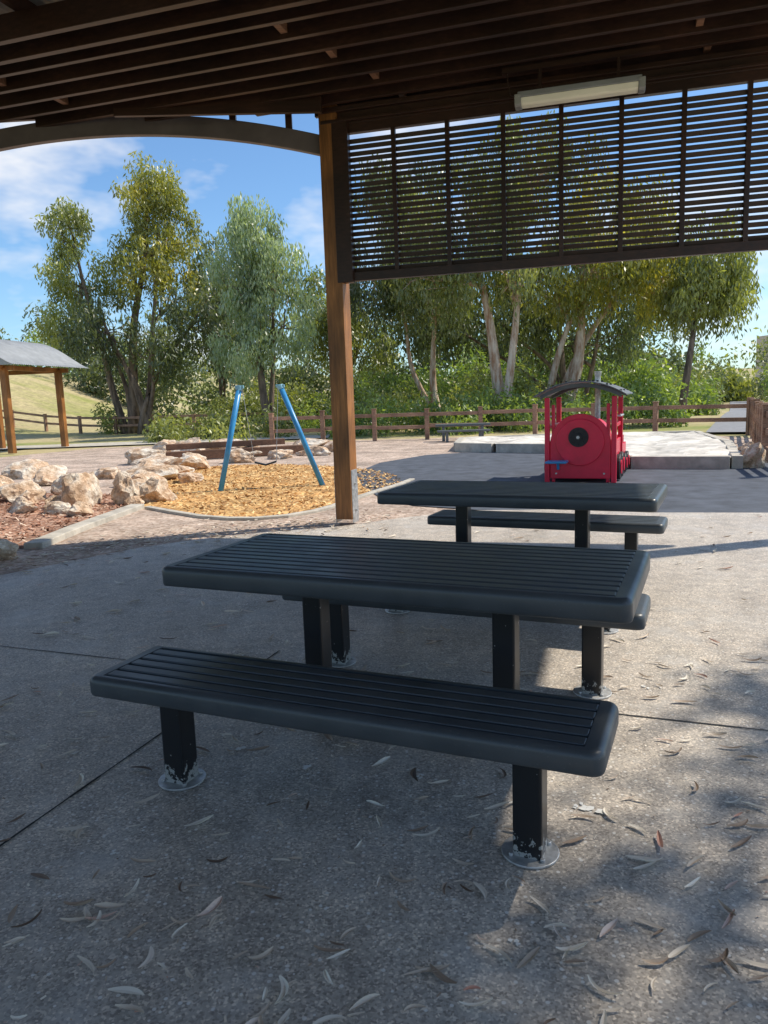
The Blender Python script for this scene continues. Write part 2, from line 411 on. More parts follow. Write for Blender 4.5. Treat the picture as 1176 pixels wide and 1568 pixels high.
def leg(parent,name,x,y,h):
    mb=MB(); mb.box((x,y,h/2),(.09,.09,h))
    mb.obj(name,[M['leg']],parent,bevel=.008)
    mb=MB(); 
    mb.tube([(x,y,0.002),(x,y,.010)],.088,28)
    for k in range(4):
        a=R(45+90*k); mb.tube([(x+.068*math.cos(a),y+.068*math.sin(a),.01),(x+.068*math.cos(a),y+.068*math.sin(a),.02)],.008,6)
    mb.obj(name+'_base_plate',[M['steel']],parent,bevel=.002)
def picnic(tc,ang):
    e=empty('picnic_table',(tc[0],tc[1],0),ang)
    slat_top(e,'tabletop',1.85,.80,.75,.082,11,gap=.016)
    for s in(-1,1):
        leg(e,'leg',s*.42,0,.665)
        mb=MB(); mb.box((s*.42,0,.678),(.07,.66,.03)); mb.obj('bracket',[M['paint']],e,bevel=.004)
    for sgn in(-1,1):
        p=rotz((0,sgn*.665),ang)
        b=empty('bench_seat',(tc[0]+p[0],tc[1]+p[1],0),ang)
        slat_top(b,'seat',1.80,.385,.45,.072,5,gap=.015)
        for s in(-1,1):
            leg(b,'leg',s*.66,0,.385)
            mb=MB(); mb.box((s*.66,0,.3935),(.07,.29,.02)); mb.obj('bracket',[M['paint']],b,bevel=.004)
picnic((.075,3.0),R(-23.6))
picnic((.95,5.15),R(-25))

# ------------------------------------------------------------ pavilion
pav=empty('picnic_pavilion')
mb=MB(); px,py=-.42,8.5; ra=Matrix.Rotation(R(-20),3,'Z')
mb.box((px,py,2.25),(.2,.2,4.4),ra)
mb.obj('post',[M['woodpost']],pav,bevel=.006)
mb=MB()
q=ra@Vector((.104,0,0)); mb.box((px+q.x,py+q.y,.31),(.008,.17,.6),ra)
q=ra@Vector((-.104,0,0)); mb.box((px+q.x,py+q.y,.31),(.008,.17,.6),ra)
for zz in(.15,.45):
    q=ra@Vector((.11,0,0)); mb.tube([(px+q.x,py+q.y,zz),(px+q.x+.02,py+q.y-.007,zz)],.012,6)
mb.obj('post_bracket',[M['steel']],pav,bevel=.002)
mb=MB()
for (x,y) in [(5.0,7.0),(-6.2,8.8),(2.3,-2.2),(-6.5,-1)]:
    mb.box((x,y,2.25),(.2,.2,4.4),ra)
mb.obj('outer_posts',[M['woodpost']],pav,bevel=.006)
la=R(-15); lo=Vector((-.31,8.44,0)); lr=Matrix.Rotation(la,3,'Z')
def LP(x,y,z): 
    v=lr@Vector((x,y,0)); return (lo.x+v.x,lo.y+v.y,z)
PW=.565; NP=9; LL=PW*NP
mb=MB()
mb.box(LP(LL/2,0,2.70),(LL,.07,.09),lr)
mb.box(LP(LL/2,0,4.20),(LL,.07,.09),lr)
for i in range(NP+1): mb.box(LP(i*PW,-.012,3.45),(.045,.05,1.42),lr)
mb.box(LP(.0,-.03,3.45),(.17,.10,1.62),lr)
mb.obj('lattice_frame',[M['wood']],pav,bevel=.003)
mb=MB()
z=2.775
while z<4.15:
    for i in range(NP):
        dz=random.gauss(0,.0015)
        rr_=lr@Matrix.Rotation(R(random.gauss(14,1.5)),3,'X')
        mb.box(LP(i*PW+PW/2,.03,z+dz),(PW-.004,.02,.045),rr_)
    z+=.0625
mb.obj('lattice_slats',[M['wood']],pav)
mb=MB(); mb.box(LP(LL/2-.1,.01,4.325),(LL+.2,.1,.16),lr)
mb.box(LP(LL/2-.1,-.075,4.385),(LL+.2,.05,.05),lr); mb.box(LP(LL/2-.1,-.068,4.275),(LL+.2,.036,.03),lr)
mb.obj('header_beam',[M['wood']],pav,bevel=.004)
ro=Vector((-.4,8.6,0)); rang=R(-17); rr3=Matrix.Rotation(rang,3,'Z')
def RP(x,y,z):
    v=rr3@Vector((x,y,0)); return Vector((ro.x+v.x,ro.y+v.y,z))
def arch_clip(y):
    for i in range(0,900):
        x=-i*.01
        p=RP(x,y,0)
        if p.y>8.5+(-p.x-.4)*math.tan(R(3)): return x
    return -9
mb=MB(); mbr=MB(); XR=5.45
y=.0; ylist=[]; ZP=4.49
while y>-11.5:
    xl=max(-9,arch_clip(y)) if y<-.01 else -.2
    if y<-2.2 : mb.beam(RP(xl,y,ZP-.02),RP(XR,y,ZP-.02),.06,.2)
    else: mb.beam(RP(xl,y,ZP),RP(XR,y,ZP),.05,.16)
    ylist.append((y,xl)); y-=(.29 if y>-2.4 else .95)
mb.obj('purlins',[M['wood']],pav,bevel=.003)
for xx in np.arange(-8.6,5.5,1.15):
    yt=-.02
    for i in range(200):
        p=RP(xx,yt,0)
        if p.y>8.45+(-p.x-.4)*math.tan(R(3)) and xx<0: yt-=.03
        else: break
    mbr.beam(RP(xx,yt,ZP+.14),RP(xx,-11.5,ZP+.14),.06,.118)
mbr.obj('rafters',[M['wood']],pav,bevel=.003)
mb=MB()
for i,(yy,xl) in enumerate(ylist[:7]):
    if i%2: continue
    for xx in np.arange(xl+1.0+(i%3)*.8,5.2,2.9):
        mb.beam(RP(xx,yy-.026,ZP+.01),RP(xx,yy-.264,ZP+.01),.06,.1)
mb.obj('noggings',[M['woodlight']],pav,bevel=.003)
mb=MB(); xs2=np.arange(-9.2,XR+.25,.019); rows=[]
for i,xx in enumerate(xs2):
    yt=.28
    if xx<.2:
        for j in range(400):
            p=RP(xx,yt,0)
            if p.y>8.8+(-p.x-.4)*math.tan(R(3)): yt-=.02
            else: break
    zz=ZP+.225+.009*math.sin(2*math.pi*xx/.076)
    rows.append((RP(xx,yt,zz),RP(xx,-11.8,zz)))
vs=[p for r in rows for p in r]
mb.add(vs,[(2*i,2*i+1,2*i+3,2*i+2) for i in range(len(rows)-1)])
mb.obj('corrugated_roof',[M['sheet']],pav,smooth=True)
ax0=Vector((-.52,8.53,0)); ad=Vector((-math.cos(R(3)),math.sin(R(3)),0)); an=Vector((math.sin(R(3)),math.cos(R(3)),0))
S=4.7; zs=3.98; rise=.31
mb=MB(); P=[];K=40
for i in range(K+1):
    t=i/K; s=t*S; zb=zs+rise*(1-(2*t-1)**2); th=.2
    for (dy,dz) in ((-.04,0),(-.04,th),(.04,th),(.04,0)): P.append(ax0+ad*s+an*dy+Vector((0,0,zb+dz)))
fs=[]
for i in range(K):
    for k in range(4): k2=(k+1)%4; fs.append((i*4+k,i*4+k2,(i+1)*4+k2,(i+1)*4+k))
mb.add(P,fs); mb.obj('arch_beam',[M['arch']],pav,bevel=.004)
mb=MB()
fz=4.64
a=ax0+ad*-.1+an*.06+Vector((0,0,fz)); b=ax0+ad*6+an*.06+Vector((0,0,fz)); mb.beam(a,b,.05,.24)
a=ax0+ad*-.05-an*.35+Vector((0,0,4.40)); b=ax0+ad*2.1-an*.35+Vector((0,0,4.47)); mb.beam(a,b,.05,.22)
for s in (.35,.95,1.7,2.9,3.9): 
    t=s/S; zb=zs+rise*(1-(2*t-1)**2)+.195
    p=ax0+ad*s; mb.box((p.x,p.y,(zb+4.6)/2),(.07,.07,4.6-zb))
mb.obj('arch_fascia',[M['wood']],pav,bevel=.003)
mb=MB(); mb.beam(RP(XR+.03,.1,ZP+.02),RP(XR+.03,-11.5,ZP+.02),.05,.2); mb.obj('edge_beam',[M['wood']],pav)

lt=empty('fluorescent_light',(1.93,7.42,4.12),R(-16))
mb=MB(); L=1.1
mb.prism([(-.09,.0),(.09,.0),(.09,.05),(-.09,.05)],-L/2,L/2); o=mb.obj('body',[M['sheetdark']],lt,bevel=.006); o.rotation_euler=(0,0,R(90))
mb=MB(); mb.prism([(-.085,-.002),(-.065,-.05),(-.04,-.062),(.04,-.062),(.065,-.05),(.085,-.002)],-L/2+.03,L/2-.03); o=mb.obj('diffuser',[M['diffuser']],lt,bevel=.006); o.rotation_euler=(0,0,R(90))
mb=MB()
for s in(-1,1): mb.prism([(-.095,.03),(-.075,-.056),(-.045,-.07),(.045,-.07),(.075,-.056),(.095,.03)],s*L/2-.03,s*L/2+.03)
o=mb.obj('end_caps',[M['sheet']],lt,bevel=.006); o.rotation_euler=(0,0,R(90))
mb=MB()
for s in(-.35,.35): mb.box((s,0,.17),(.03,.03,.24))
mb.beam((-.7,0,.27),(.7,0,.27),.06,.05)
mb.tube([(-.55,0,.02),(-.62,0,.06),(-.65,0,.2),(-.65,0,.3)],.008,6)
mb.obj('hangers',[M['wood']],lt)

# ------------------------------------------------------------ train
tr=empty('play_train',(3.05,11.55,0),R(-22)); W2=.5
mb=MB()
for sx in(-1,1):
    for yy in(0,1.15): mb.box((sx*W2,yy,.655),(.075,.075,1.31))
for sx in(-1,1): mb.box((sx*.41,.03,.6),(.05,.05,1.2))
mb.obj('cab_posts',[M['red']],tr,bevel=.008)
mb=MB()
top=[];bot=[]
for i in range(17):
    t=i/16*2-1; x=t*.68; z=1.53-.21*t*t; top.append((x,z+.02)); bot.append((x,z))
mb.prism(top+bot[::-1],-.18,1.3)
mb.obj('canopy',[M['canopy']],tr,bevel=.004)
mb=MB()
for t in(-.9,-.6,-.3,0,.3,.6,.9):
    for yy in(-.1,.5,1.2): mb.tube([(t*.66,yy,1.53-.21*t*t+.02),(t*.66,yy,1.53-.21*t*t+.045)],.018,8)
mb.obj('canopy_bolts',[M['black']],tr)
mb=MB()
top=[];bot=[]
for i in range(17):
    t=i/16*2-1; x=t*.60; z=1.515-.21*t*t*.8; top.append((x,z)); bot.append((x,z-.06))
mb.prism(top+bot[::-1],-.06,-.01); mb.prism(top+bot[::-1],1.13,1.18)
mb.obj('canopy_hoops',[M['canopy']],tr)
mb=MB()
arc=[(-.455,.06),(.455,.06),(.455,.60)]+[(.455*math.cos(R(a)),.60+.455*math.sin(R(a))) for a in range(10,180,10)]+[(-.455,.60)]
mb.prism(arc,-.02,.03)
mb.obj('front_panel',[M['red']],tr,bevel=.008)
mb=MB()
arc2=[(.36*math.cos(R(a)),.62+.36*math.sin(R(a))) for a in range(0,360,10)]
mb.prism(arc2,-.055,-.021); mb.obj('boiler_face',[M['red']],tr,bevel=.012)
mb=MB(); mb.prism([(x*.92,.62+(z-.62)*.92) for x,z in arc2],.031,1.5); mb.obj('boiler',[M['red']],tr,smooth=False)
mb=MB()
for r0,y0,y1 in ((.15,-.08,-.056),(.06,-.115,-.081)):
    mb.prism([(r0*math.cos(R(a))-.02,.70+r0*math.sin(R(a))) for a in range(0,360,12)],y0,y1)
for k in range(8):
    a=R(45*k); mb.tube([(-.02+.11*math.cos(a),-.08,.70+.11*math.sin(a)),(-.02+.11*math.cos(a),-.10,.70+.11*math.sin(a))],.014,8)
mb.obj('round_dial',[M['black']],tr,bevel=.003)
mb=MB(); mb.tube([(-.02,-.116,.70),(-.02,-.122,.70)],.025,12)
for sx in(-1,1):
    mb.tube([(sx*.36,-.021,.14),(sx*.36,-.035,.14)],.016,8)
mb.obj('bolts',[M['steel']],tr)
mb=MB()
for sx in(-1,1):
    mb.box((sx*.49,.6,.38),(.04,1.08,.5)); mb.box((sx*.49,1.75,.3),(.04,1.1,.35))
    mb.box((sx*.49,.58,.86),(.04,1.06,.06))
mb.box((0,2.28,.35),(.94,.04,.5)); mb.box((0,1.2,.12),(.92,2.2,.05))
mb.obj('side_panels',[M['red']],tr,bevel=.01)
mb=MB()
for sx in(-1,1):
    for yy,r in((.35,.2),(.85,.2),(1.5,.16),(2.0,.16)):
        x0=sx*.515; mb.tube([(x0,yy,r+.01),(x0+sx*.06,yy,r+.01)],r,24)
mb.obj('wheels',[M['black']],tr,bevel=.01)
mb=MB()
for sx in(-1,1):
    for yy,r in((.35,.2),(.85,.2),(1.5,.16),(2.0,.16)):
        x0=sx*.577; mb.tube([(x0,yy,r+.01),(x0+sx*.015,yy,r+.01)],r*.55,20)
mb.obj('hubs',[M['red']],tr)
mb=MB(); mb.tube([(.18,.7,.95),(.18,.7,1.62)],.045,14); mb.tube([(.18,.7,1.6),(.18,.7,1.70)],[.045,.06],14); mb.obj('chimney',[M['steel']],tr)
mb=MB(); mb.box((-.33,-.16,.33),(.32,.26,.035)); mb.beam((-.33,-.05,.32),(-.33,-.02,.2),.04,.04); mb.obj('step',[M['blue']],tr,bevel=.01)
mb=MB(); mb.tube([(.515,.3,1.0),(.56,.3,1.0),(.56,.9,1.0),(.515,.9,1.0)],.015,8); mb.tube([(-.515,.3,1.0),(-.56,.3,1.0),(-.56,.9,1.0),(-.515,.9,1.0)],.015,8); mb.obj('handrails',[M['steel']],tr)

# ------------------------------------------------------------ swing frame
sw=empty('swing_set')
tl=Vector((-2.27,12.3,1.62)); tr_=Vector((-1.62,12.5,1.62)); bl=Vector((-2.65,12.15,-.03)); br_=Vector((-1.0,12.45,-.03))
mb=MB(); mb.tube([bl,tl],.045,16); mb.tube([br_,tr_],.045,16)
o=mb.obj('poles',[M['blue']],sw,smooth=True)
mb=MB()
for t,b in((tl,bl),(tr_,br_)):
    d=(t-b).normalized(); mb.tube([t-d*.02,t+d*.05],[.055,.05],14); mb.box(t+d*.03,(.14,.07,.05))
mb.obj('pole_caps',[M['lblue']],sw,bevel=.006)
mb=MB(); c1=tl+Vector((.05,0,0)); c2=tr_+Vector((-.05,0,0))
for c,q in((c1,Vector((-2.1,12.38,.42))),(c2,Vector((-1.75,12.42,.42)))): mb.tube([c,q],.005,6)
mb.obj('chains',[M['steel']],sw)
mb=MB(); s0=Vector((-2.1,12.38,.42)); s1=Vector((-1.75,12.42,.42)); mid=(s0+s1)/2-Vector((0,0,.05))
mb.beam(s0,mid,.16,.02); mb.beam(mid,s1,.16,.02); mb.obj('seat',[M['black']],sw)

# ------------------------------------------------------------ rocks
import bmesh
from mathutils import noise as mn
def boulder(x,y,sx,sy,sz,seed):
    bm=bmesh.new(); bmesh.ops.create_icosphere(bm,subdivisions=4,radius=1)
    rg=random.Random(seed)
    planes=[]
    for i in range(13):
        d=Vector((rg.gauss(0,1),rg.gauss(0,1),rg.gauss(.2,.8))).normalized(); planes.append((d,rg.uniform(.45,.85)))
    off=Vector((rg.uniform(0,50),rg.uniform(0,50),0))
    for v in bm.verts:
        p=v.co.copy()
        for d,k in planes:
            q=p.dot(d)
            if q>k: p-=d*(q-k)
        p+=p.normalized()*(mn.fractal(p*2.8+off,1,2,5)*.13)
        v.co=Vector((p.x*sx,p.y*sy,p.z*sz))
    me=bpy.data.meshes.new('boulder'); bm.to_mesh(me); bm.free(); me.materials.append(M['rock'])
    o=link('boulder',me); o.location=(x,y,sz*.3); o.rotation_euler=(rg.uniform(-.2,.2),rg.uniform(-.2,.2),rg.uniform(0,6))
rocks=[(-4.4,10.9,.44,.36,.42),(-3.8,11.0,.24,.28,.42),(-3.35,11.1,.40,.3,.28),(-4.9,12.0,.6,.4,.28),(-5.75,11.9,.6,.45,.22),(-6.6,12.6,.6,.4,.25),
(-4.1,12.9,.45,.4,.26),(-4.5,14.3,.6,.45,.3),(-4.9,15.6,.55,.5,.3),(-4.1,16.4,.6,.4,.26),(-5.2,17.4,.6,.5,.26),(-6.3,14.3,.6,.4,.24),(-7.2,13.4,.7,.4,.26),
(-3.85,7.1,.3,.3,.2),(-4.3,6.9,.4,.35,.28),(-4.05,9.9,.2,.18,.14),(-4.5,10.2,.24,.2,.14),(-5.1,10.5,.4,.2,.16),(-6.0,10.8,.5,.3,.16),(-3.4,18,.5,.4,.24),(-2.6,18.8,.5,.4,.22),(-5.4,21.5,.8,.6,.38),(-4.6,22.5,.7,.5,.32),(-6.6,22.8,.8,.5,.32),
(-1.8,19.5,.5,.3,.2),(-7.5,16,.6,.5,.28),(-2.1,23,.7,.5,.26),(6.35,12.9,.38,.35,.42),(6.8,13.7,.35,.3,.3),(-1.2,20.6,.5,.3,.26),(-3.6,20,.6,.4,.26),
(-5.3,13.2,.5,.3,.22),(-3.6,13.8,.3,.3,.2),(-3.9,11.9,.3,.3,.2),(-5.6,15.2,.5,.4,.25),(-4.6,18.3,.5,.4,.22),(-5.9,18.8,.7,.5,.3),
(-4.75,10.75,.2,.16,.16),(-3.6,10.75,.14,.12,.1),(-4.2,10.45,.13,.12,.1),(-5.4,11.3,.3,.2,.18),(-4.6,13.4,.3,.25,.2),(-4.0,15.0,.3,.25,.18),(-6.2,11.6,.3,.25,.16)]
for i,(x,y,a,b,c) in enumerate(rocks): boulder(x,y,a,b,c,i*3+1)
mb=MB(); mb.beam((-5.5,19.0,.12),(-2.0,20.2,.12),.2,.22); mb.beam((-5.5,19.2,.34),(-2.6,20.2,.34),.15,.15); mb.obj('timber_sleeper_edging',[M['woodlight']],bevel=.01)

# ------------------------------------------------------------ sand pit
sp=empty('sandpit')
outer=[(4.45,13.4),(6.05,12.75),(7.6,16.5),(8.6,20.6),(5.0,21.6),(2.3,21.4),(1.9,19.0),(2.8,18.2),(4.2,17.2)]
mb=MB(); n=len(outer)
for i in range(n):
    a=outer[i]; b=outer[(i+1)%n]; v=Vector((b[0]-a[0],b[1]-a[1])); v.normalize()
    mb.beam((a[0],a[1],.10),(b[0]-v.x*.12,b[1]-v.y*.12,.10),.18,.23)
mb.obj('concrete_walls',[M['kerb']],sp,bevel=.01)
mb=MB(); V=[];F=[];G=46
for j in range(G+1):
    for i in range(G+1):
        x=1.8+i/G*7; y=12.6+j/G*9.2; V.append((x,y,.19+.07*mn.fractal(Vector((x*.9,y*.9,3)),1,2,4)))
for j in range(G):
    for i in range(G):
        cx=1.8+(i+.5)/G*7; cy=12.6+(j+.5)/G*9.2
        if inpoly(cx,cy,outer): F.append((j*(G+1)+i,j*(G+1)+i+1,(j+1)*(G+1)+i+1,(j+1)*(G+1)+i))
mb.add([(p[0],p[1],.12) for p in outer],[tuple(range(n))])
mb.add(V,F); mb.obj('sand',[M['sand']],sp)

fb=empty('park_bench',(2.55,23.6,0),R(-4))
mb=MB(); mb.box((0,0,.48),(1.7,.42,.07)); 
for s in(-.6,.6): mb.box((s,0,.22),(.09,.35,.46))
mb.box((0,-.62,.32),(1.6,.26,.06)); 
for s in(-.5,.5): mb.box((s,-.62,.14),(.08,.2,.3))
mb.obj('bench_body',[M['benchgrey']],fb,bevel=.01)

# ------------------------------------------------------------ fence
def fence(name,pts,sp=2.0,h=1.0,rails=2,gh=False):
    mb=MB()
    G=(lambda x,y: ground_h(x,y)+.03) if gh else (lambda x,y:0)
    for a,b in zip(pts[:-1],pts[1:]):
        a=Vector((*a,0)); b=Vector((*b,0)); L=(b-a).length; k=max(1,round(L/sp)); d=(b-a).normalized(); an=math.atan2(d.y,d.x); rt=Matrix.Rotation(an,3,'Z')
        for i in range(k):
            p=a+(b-a)*(i/k); hh=h*random.uniform(.97,1.03); p.z=G(p.x,p.y)
            mb.box((p.x,p.y,p.z+hh/2-.05),(.14,.14,hh+.1),rt); mb.box((p.x,p.y,p.z+hh+.012),(.17,.17,.03),rt)
            q=a+(b-a)*((i+1)/k); q.z=G(q.x,q.y)
            for z in ([.82,.42] if rails==2 else [.85,.55,.25]):
                zz=z+random.gauss(0,.008)
                mb.beam(p+d*.072+Vector((0,0,zz)),q-d*.072+Vector((0,0,zz+random.gauss(0,.008))),.05,.12)
    q=Vector((*pts[-1],0)); q.z=G(q.x,q.y); mb.box((q.x,q.y,q.z+h/2),(.14,.14,h+.1))
    mb.obj(name,[M['fence']],bevel=.008)
fence('timber_fence',[(-3.7,25.6),(5.0,24.5),(8.4,23.1),(10.6,21.7)],1.75)
fence('timber_fence',[(10.6,21.55),(8.6,17.2),(6.95,13.6),(6.3,11.6)],1.5,1.0,3)
fence('timber_fence',[(-30,47),(-14,40),(-5,37),(2,36)],2.6,.9,2,True)

def ribbon(name,c,w,mat,dz=.012):
    mb=MB(); V=[]
    for i,p in enumerate(c):
        a=c[max(i-1,0)]; b=c[min(i+1,len(c)-1)]; d=Vector((b[0]-a[0],b[1]-a[1])).normalized()
        for s in(-1,1):
            x=p[0]-d.y*w/2*s; y=p[1]+d.x*w/2*s; V.append((x,y,ground_h(x,y)+.03+dz))
    mb.add(V,[(2*i,2*i+1,2*i+3,2*i+2) for i in range(len(c)-1)]); return mb.obj(name,[mat])
def pathx(y): return .478*y-.2+.5*math.sin(y/28)
ribbon('footpath',[(pathx(y),y) for y in range(22,110,3)],2.2,M['path'],.05)
ribbon('footpath',[(-25+ i*1.0,27+.1*i+ .5*math.sin(i/6)) for i in range(0,24)],2.4,M['kerb'],.02)

# ------------------------------------------------------------ small shelter at left
sh=empty('picnic_shelter',(-12.25,25.0,0),R(-10))
mb=MB()
for x,y in((0,0),(-2.6,0),(0,3),(-2.6,3)): mb.box((x,y,1.4),(.2,.2,2.8))
mb.obj('posts',[M['woodpost']],sh,bevel=.01)
mb=MB(); mb.box((-1.3,0,2.78),(3.4,.1,.16)); mb.box((-1.3,3,2.78),(3.4,.1,.16)); mb.box((0,1.5,2.8),(.1,3.4,.16)); mb.box((-2.6,1.5,2.8),(.1,3.4,.16))
mb.box((-.25,-.72,3.1),(.14,.1,.4))
mb.obj('beams',[M['woodpost']],sh,bevel=.01)
mb=MB(); V=[]; nx_=160; ny_=12
for j in range(ny_+1):
    for i in range(nx_+1):
        t=j/ny_; x=.85-t*2.15
        z=2.86+ 1.0*math.sin(t*math.pi/2)**1.3 
        yy=-.7+i/nx_*4.4; V.append((x,yy,z+.012*math.sin(i*2*math.pi/4)))
mb.add(V,[(j*(nx_+1)+i,j*(nx_+1)+i+1,(j+1)*(nx_+1)+i+1,(j+1)*(nx_+1)+i) for j in range(ny_) for i in range(nx_)])
V2=[(-2.6-v[0],v[1],v[2]) for v in V]
mb.add(V2,[(j*(nx_+1)+i,(j+1)*(nx_+1)+i,(j+1)*(nx_+1)+i+1,j*(nx_+1)+i+1) for j in range(ny_) for i in range(nx_)])
g=[(.85-t/12*2.15,2.85+1.0*math.sin(t/12*math.pi/2)**1.3) for t in range(13)]
g2=[(-2.6-x,z) for x,z in g[::-1]][1:]
mb.prism(g+g2,-.66,-.62)
mb.obj('curved_roof',[M['sheetdark']],sh)

# ------------------------------------------------------------ trees
def leaves(name,cl,rad,nper,size,mat,parent,droop=.8,zs=1.15,seed=0,asp=.28):
    r=np.random.default_rng(seed)
    cl=np.array(cl); rad=np.array(rad); cnt=np.maximum(3,(nper*(rad/rad.mean())**2).astype(int))
    idx=np.repeat(np.arange(len(cl)),cnt); n=len(idx)
    off=r.normal(0,1,(n,3)); off/=np.linalg.norm(off,axis=1)[:,None]; off*=(r.random(n)**.5)[:,None]
    off[:,2]*=zs
    off[:,2]-= (off[:,2]<0)*r.random(n)**3*.6*droop
    C=cl[idx]+off*rad[idx][:,None]
    d=r.normal(0,1,(n,3)); d[:,2]-=droop*2.2; d/=np.linalg.norm(d,axis=1)[:,None]
    w=np.cross(d,r.normal(0,1,(n,3))); w/=np.linalg.norm(w,axis=1)[:,None]
    L=size*r.uniform(.6,1.3,n)[:,None]; W=L*asp
    V=np.stack([C,C+d*L*.45+w*W*.5,C+d*L,C+d*L*.45-w*W*.5],1).reshape(-1,3)
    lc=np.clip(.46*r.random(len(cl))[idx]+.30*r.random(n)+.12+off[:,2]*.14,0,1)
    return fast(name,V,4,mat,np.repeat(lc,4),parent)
def tree(name,base,blobs,nclump,nper,lsize,fmat,bmat,tr=.25,seed=1,stems=1,crad=(.35,.8),limb=10,droop=.8,asp=.3):
    rg=random.Random(seed); e=empty(name)
    tot=sum(b[6] for b in blobs); cl=[];rad=[]; mb=MB(); bx,by,bz=base
    tops=[]
    for s in range(stems):
        a=rg.uniform(0,6.28)
        b=blobs[s%len(blobs)]
        top=Vector((b[0],b[1],b[2]+b[5]*.3)); p0=Vector((bx+math.cos(a)*.25*(stems>1),by+math.sin(a)*.25*(stems>1),bz-.1))
        path=[];rr=[];K=11; w1=Vector((rg.gauss(0,.45),rg.gauss(0,.45),0)); w3=Vector((rg.gauss(0,.2),rg.gauss(0,.2),0))
        for i in range(K+1):
            t=i/K; hx=(top-p0); 
            h=Vector((p0.x+hx.x*t**1.4,p0.y+hx.y*t**1.4,p0.z+hx.z*t))+w1*math.sin(t*5)*.5+w3*math.sin(t*11)*.6*t
            path.append(h); rr.append(tr*(1-.82*t)*(1.25 if i==0 else 1)*(1 if s==0 else .7))
        mb.tube(path,rr,9); tops.append(path)
    for bi,(cx,cy,cz,rx,ry,rz,w) in enumerate(blobs):
        k=max(4,int(nclump*w/tot)); pts=[]
        for i in range(k):
            while True:
                v=Vector((rg.uniform(-1,1),rg.uniform(-1,1),rg.uniform(-1,1)))
                if .25<v.length<1: break
            v=v.normalized()*v.length**.7
            pts.append(Vector((cx+v.x*rx,cy+v.y*ry,cz+v.z*rz))); rad.append(rg.uniform(*crad))
        cl+=pts
        path=min(tops,key=lambda P:min((q-Vector((cx,cy,cz-rz*.5))).length for q in P))
        st=min(path,key=lambda q:(q-Vector((cx,cy,cz-rz*1.0))).length)
        cen=Vector((cx,cy,cz-.2*rz)); w1=Vector((rg.gauss(0,.3),rg.gauss(0,.3),.2))
        lp=[st.lerp(cen,t)+w1*math.sin(t*3.1)*.8 for t in (0,.25,.5,.75,1)]
        mb.tube(lp,[tr*.42,tr*.36,tr*.3,tr*.24,tr*.18],7)
        for q in rg.sample(pts,min(limb,len(pts))):
            s0=lp[rg.randrange(1,5)]; w2=Vector((rg.gauss(0,.25),rg.gauss(0,.25),rg.gauss(0,.2)))
            mb.tube([s0.lerp(q,t)+w2*math.sin(t*3.1) for t in(0,.33,.66,1)],[tr*.17,tr*.12,tr*.08,.012],5,cap=False)
    mb.obj('trunk',[bmat],e,smooth=True)
    leaves('foliage',[tuple(c) for c in cl],rad,nper,lsize,fmat,e,droop=droop,seed=seed,asp=asp)
    return e
tree('gum_tree',(-13.6,40,0),[(-15.9,40,10.4,1.2,1.5,1.2,1.0),(-15.5,40,8.0,1.7,1.8,1.4,1.0),(-16.0,41,5.8,1.8,1.8,1.4,.7)],46,180,.25,M['f_gum'],M['bark_dark'],.22,3,2,(.4,.85))
tree('gum_tree',(-12.9,40.5,0),[(-11.5,40.5,12.0,1.5,1.6,1.4,1.4),(-10.7,40.5,10.0,1.7,1.8,1.5,1.1),(-12.4,40,8.4,1.6,2,1.6,.9),(-10.6,41,7.2,1.7,2,1.7,.8)],82,200,.25,M['f_yellow'],M['bark_dark'],.3,5,2,(.4,.9))
tree('gum_tree',(-12.2,39,0),[(-13.8,39,5.4,2.1,2,1.5,1.0),(-10.8,38.5,4.8,2.1,2,1.7,1.2),(-8.6,39.5,6.2,1.7,2,2.0,1.0)],62,180,.26,M['f_dark'],M['bark_dark'],.22,8,4,(.45,.95))
tree('gum_tree',(-4.9,35,0),[(-5.4,35,8.8,1.3,1.6,1.1,1.2),(-4.4,35,7.2,1.5,1.7,1.3,1.0),(-6.3,35,6.7,1.3,1.5,1.4,.9),(-4.2,34.6,5.0,1.4,1.5,1.5,.9),(-6.1,35,4.2,1.4,1.5,1.3,.8)],100,200,.24,M['f_silver'],M['bark_dark'],.22,12,2,(.38,.8),droop=1.5)
tree('gum_tree',(-9.0,43,0),[(-8.6,43,8.0,1.6,1.8,2.1,1.0),(-8,43,5.0,1.9,2,2.1,1.0)],56,180,.28,M['f_dark'],M['bark_dark'],.22,14,2,(.45,.95))
tree('gum_tree',(-2.0,42,0),[(-2.6,42,6.2,1.9,2,1.8,1.0),(-1.2,42,4.2,2.1,2,1.8,1.0)],60,180,.28,M['f_gum'],M['bark_dark'],.22,17,2,(.45,.95))
tree('gum_tree',(4.95,31,0),[(3.6,31,8.4,2.5,2.3,1.8,1.2),(6.3,31,10.0,2.5,2.3,1.8,1.1),(5.4,30.5,6.4,2.4,2.2,1.2,1.1),(2.3,31,6.2,2.0,2,1.3,.9),(0.8,32,7.6,1.9,2,1.8,.8)],115,190,.24,M['f_gum'],M['bark_pale'],.29,21,2,(.42,.95),droop=1.3)
tree('gum_tree',(7.3,32,0),[(9.3,32,8.6,2.3,2.4,1.7,1.1),(8.7,31.5,6.4,2.4,2.2,1.2,1.1),(11.4,32,7.0,2.0,2,1.5,1.0),(12.2,32,5.4,1.5,1.6,1.1,.7),(7.3,31.5,5.5,1.7,1.6,.9,.6)],110,190,.24,M['f_yellow'],M['bark_pale'],.29,23,3,(.42,.95),droop=1.3)
tree('gum_tree',(11.9,30,0),[(12.9,30,6.4,1.3,1.5,1.4,1.0),(12.2,30,4.9,1.4,1.5,1.1,.9),(13.6,30,4.7,.9,1,.9,.5)],50,190,.24,M['f_gum'],M['bark_dark'],.18,27,1,(.38,.8),droop=1.3)
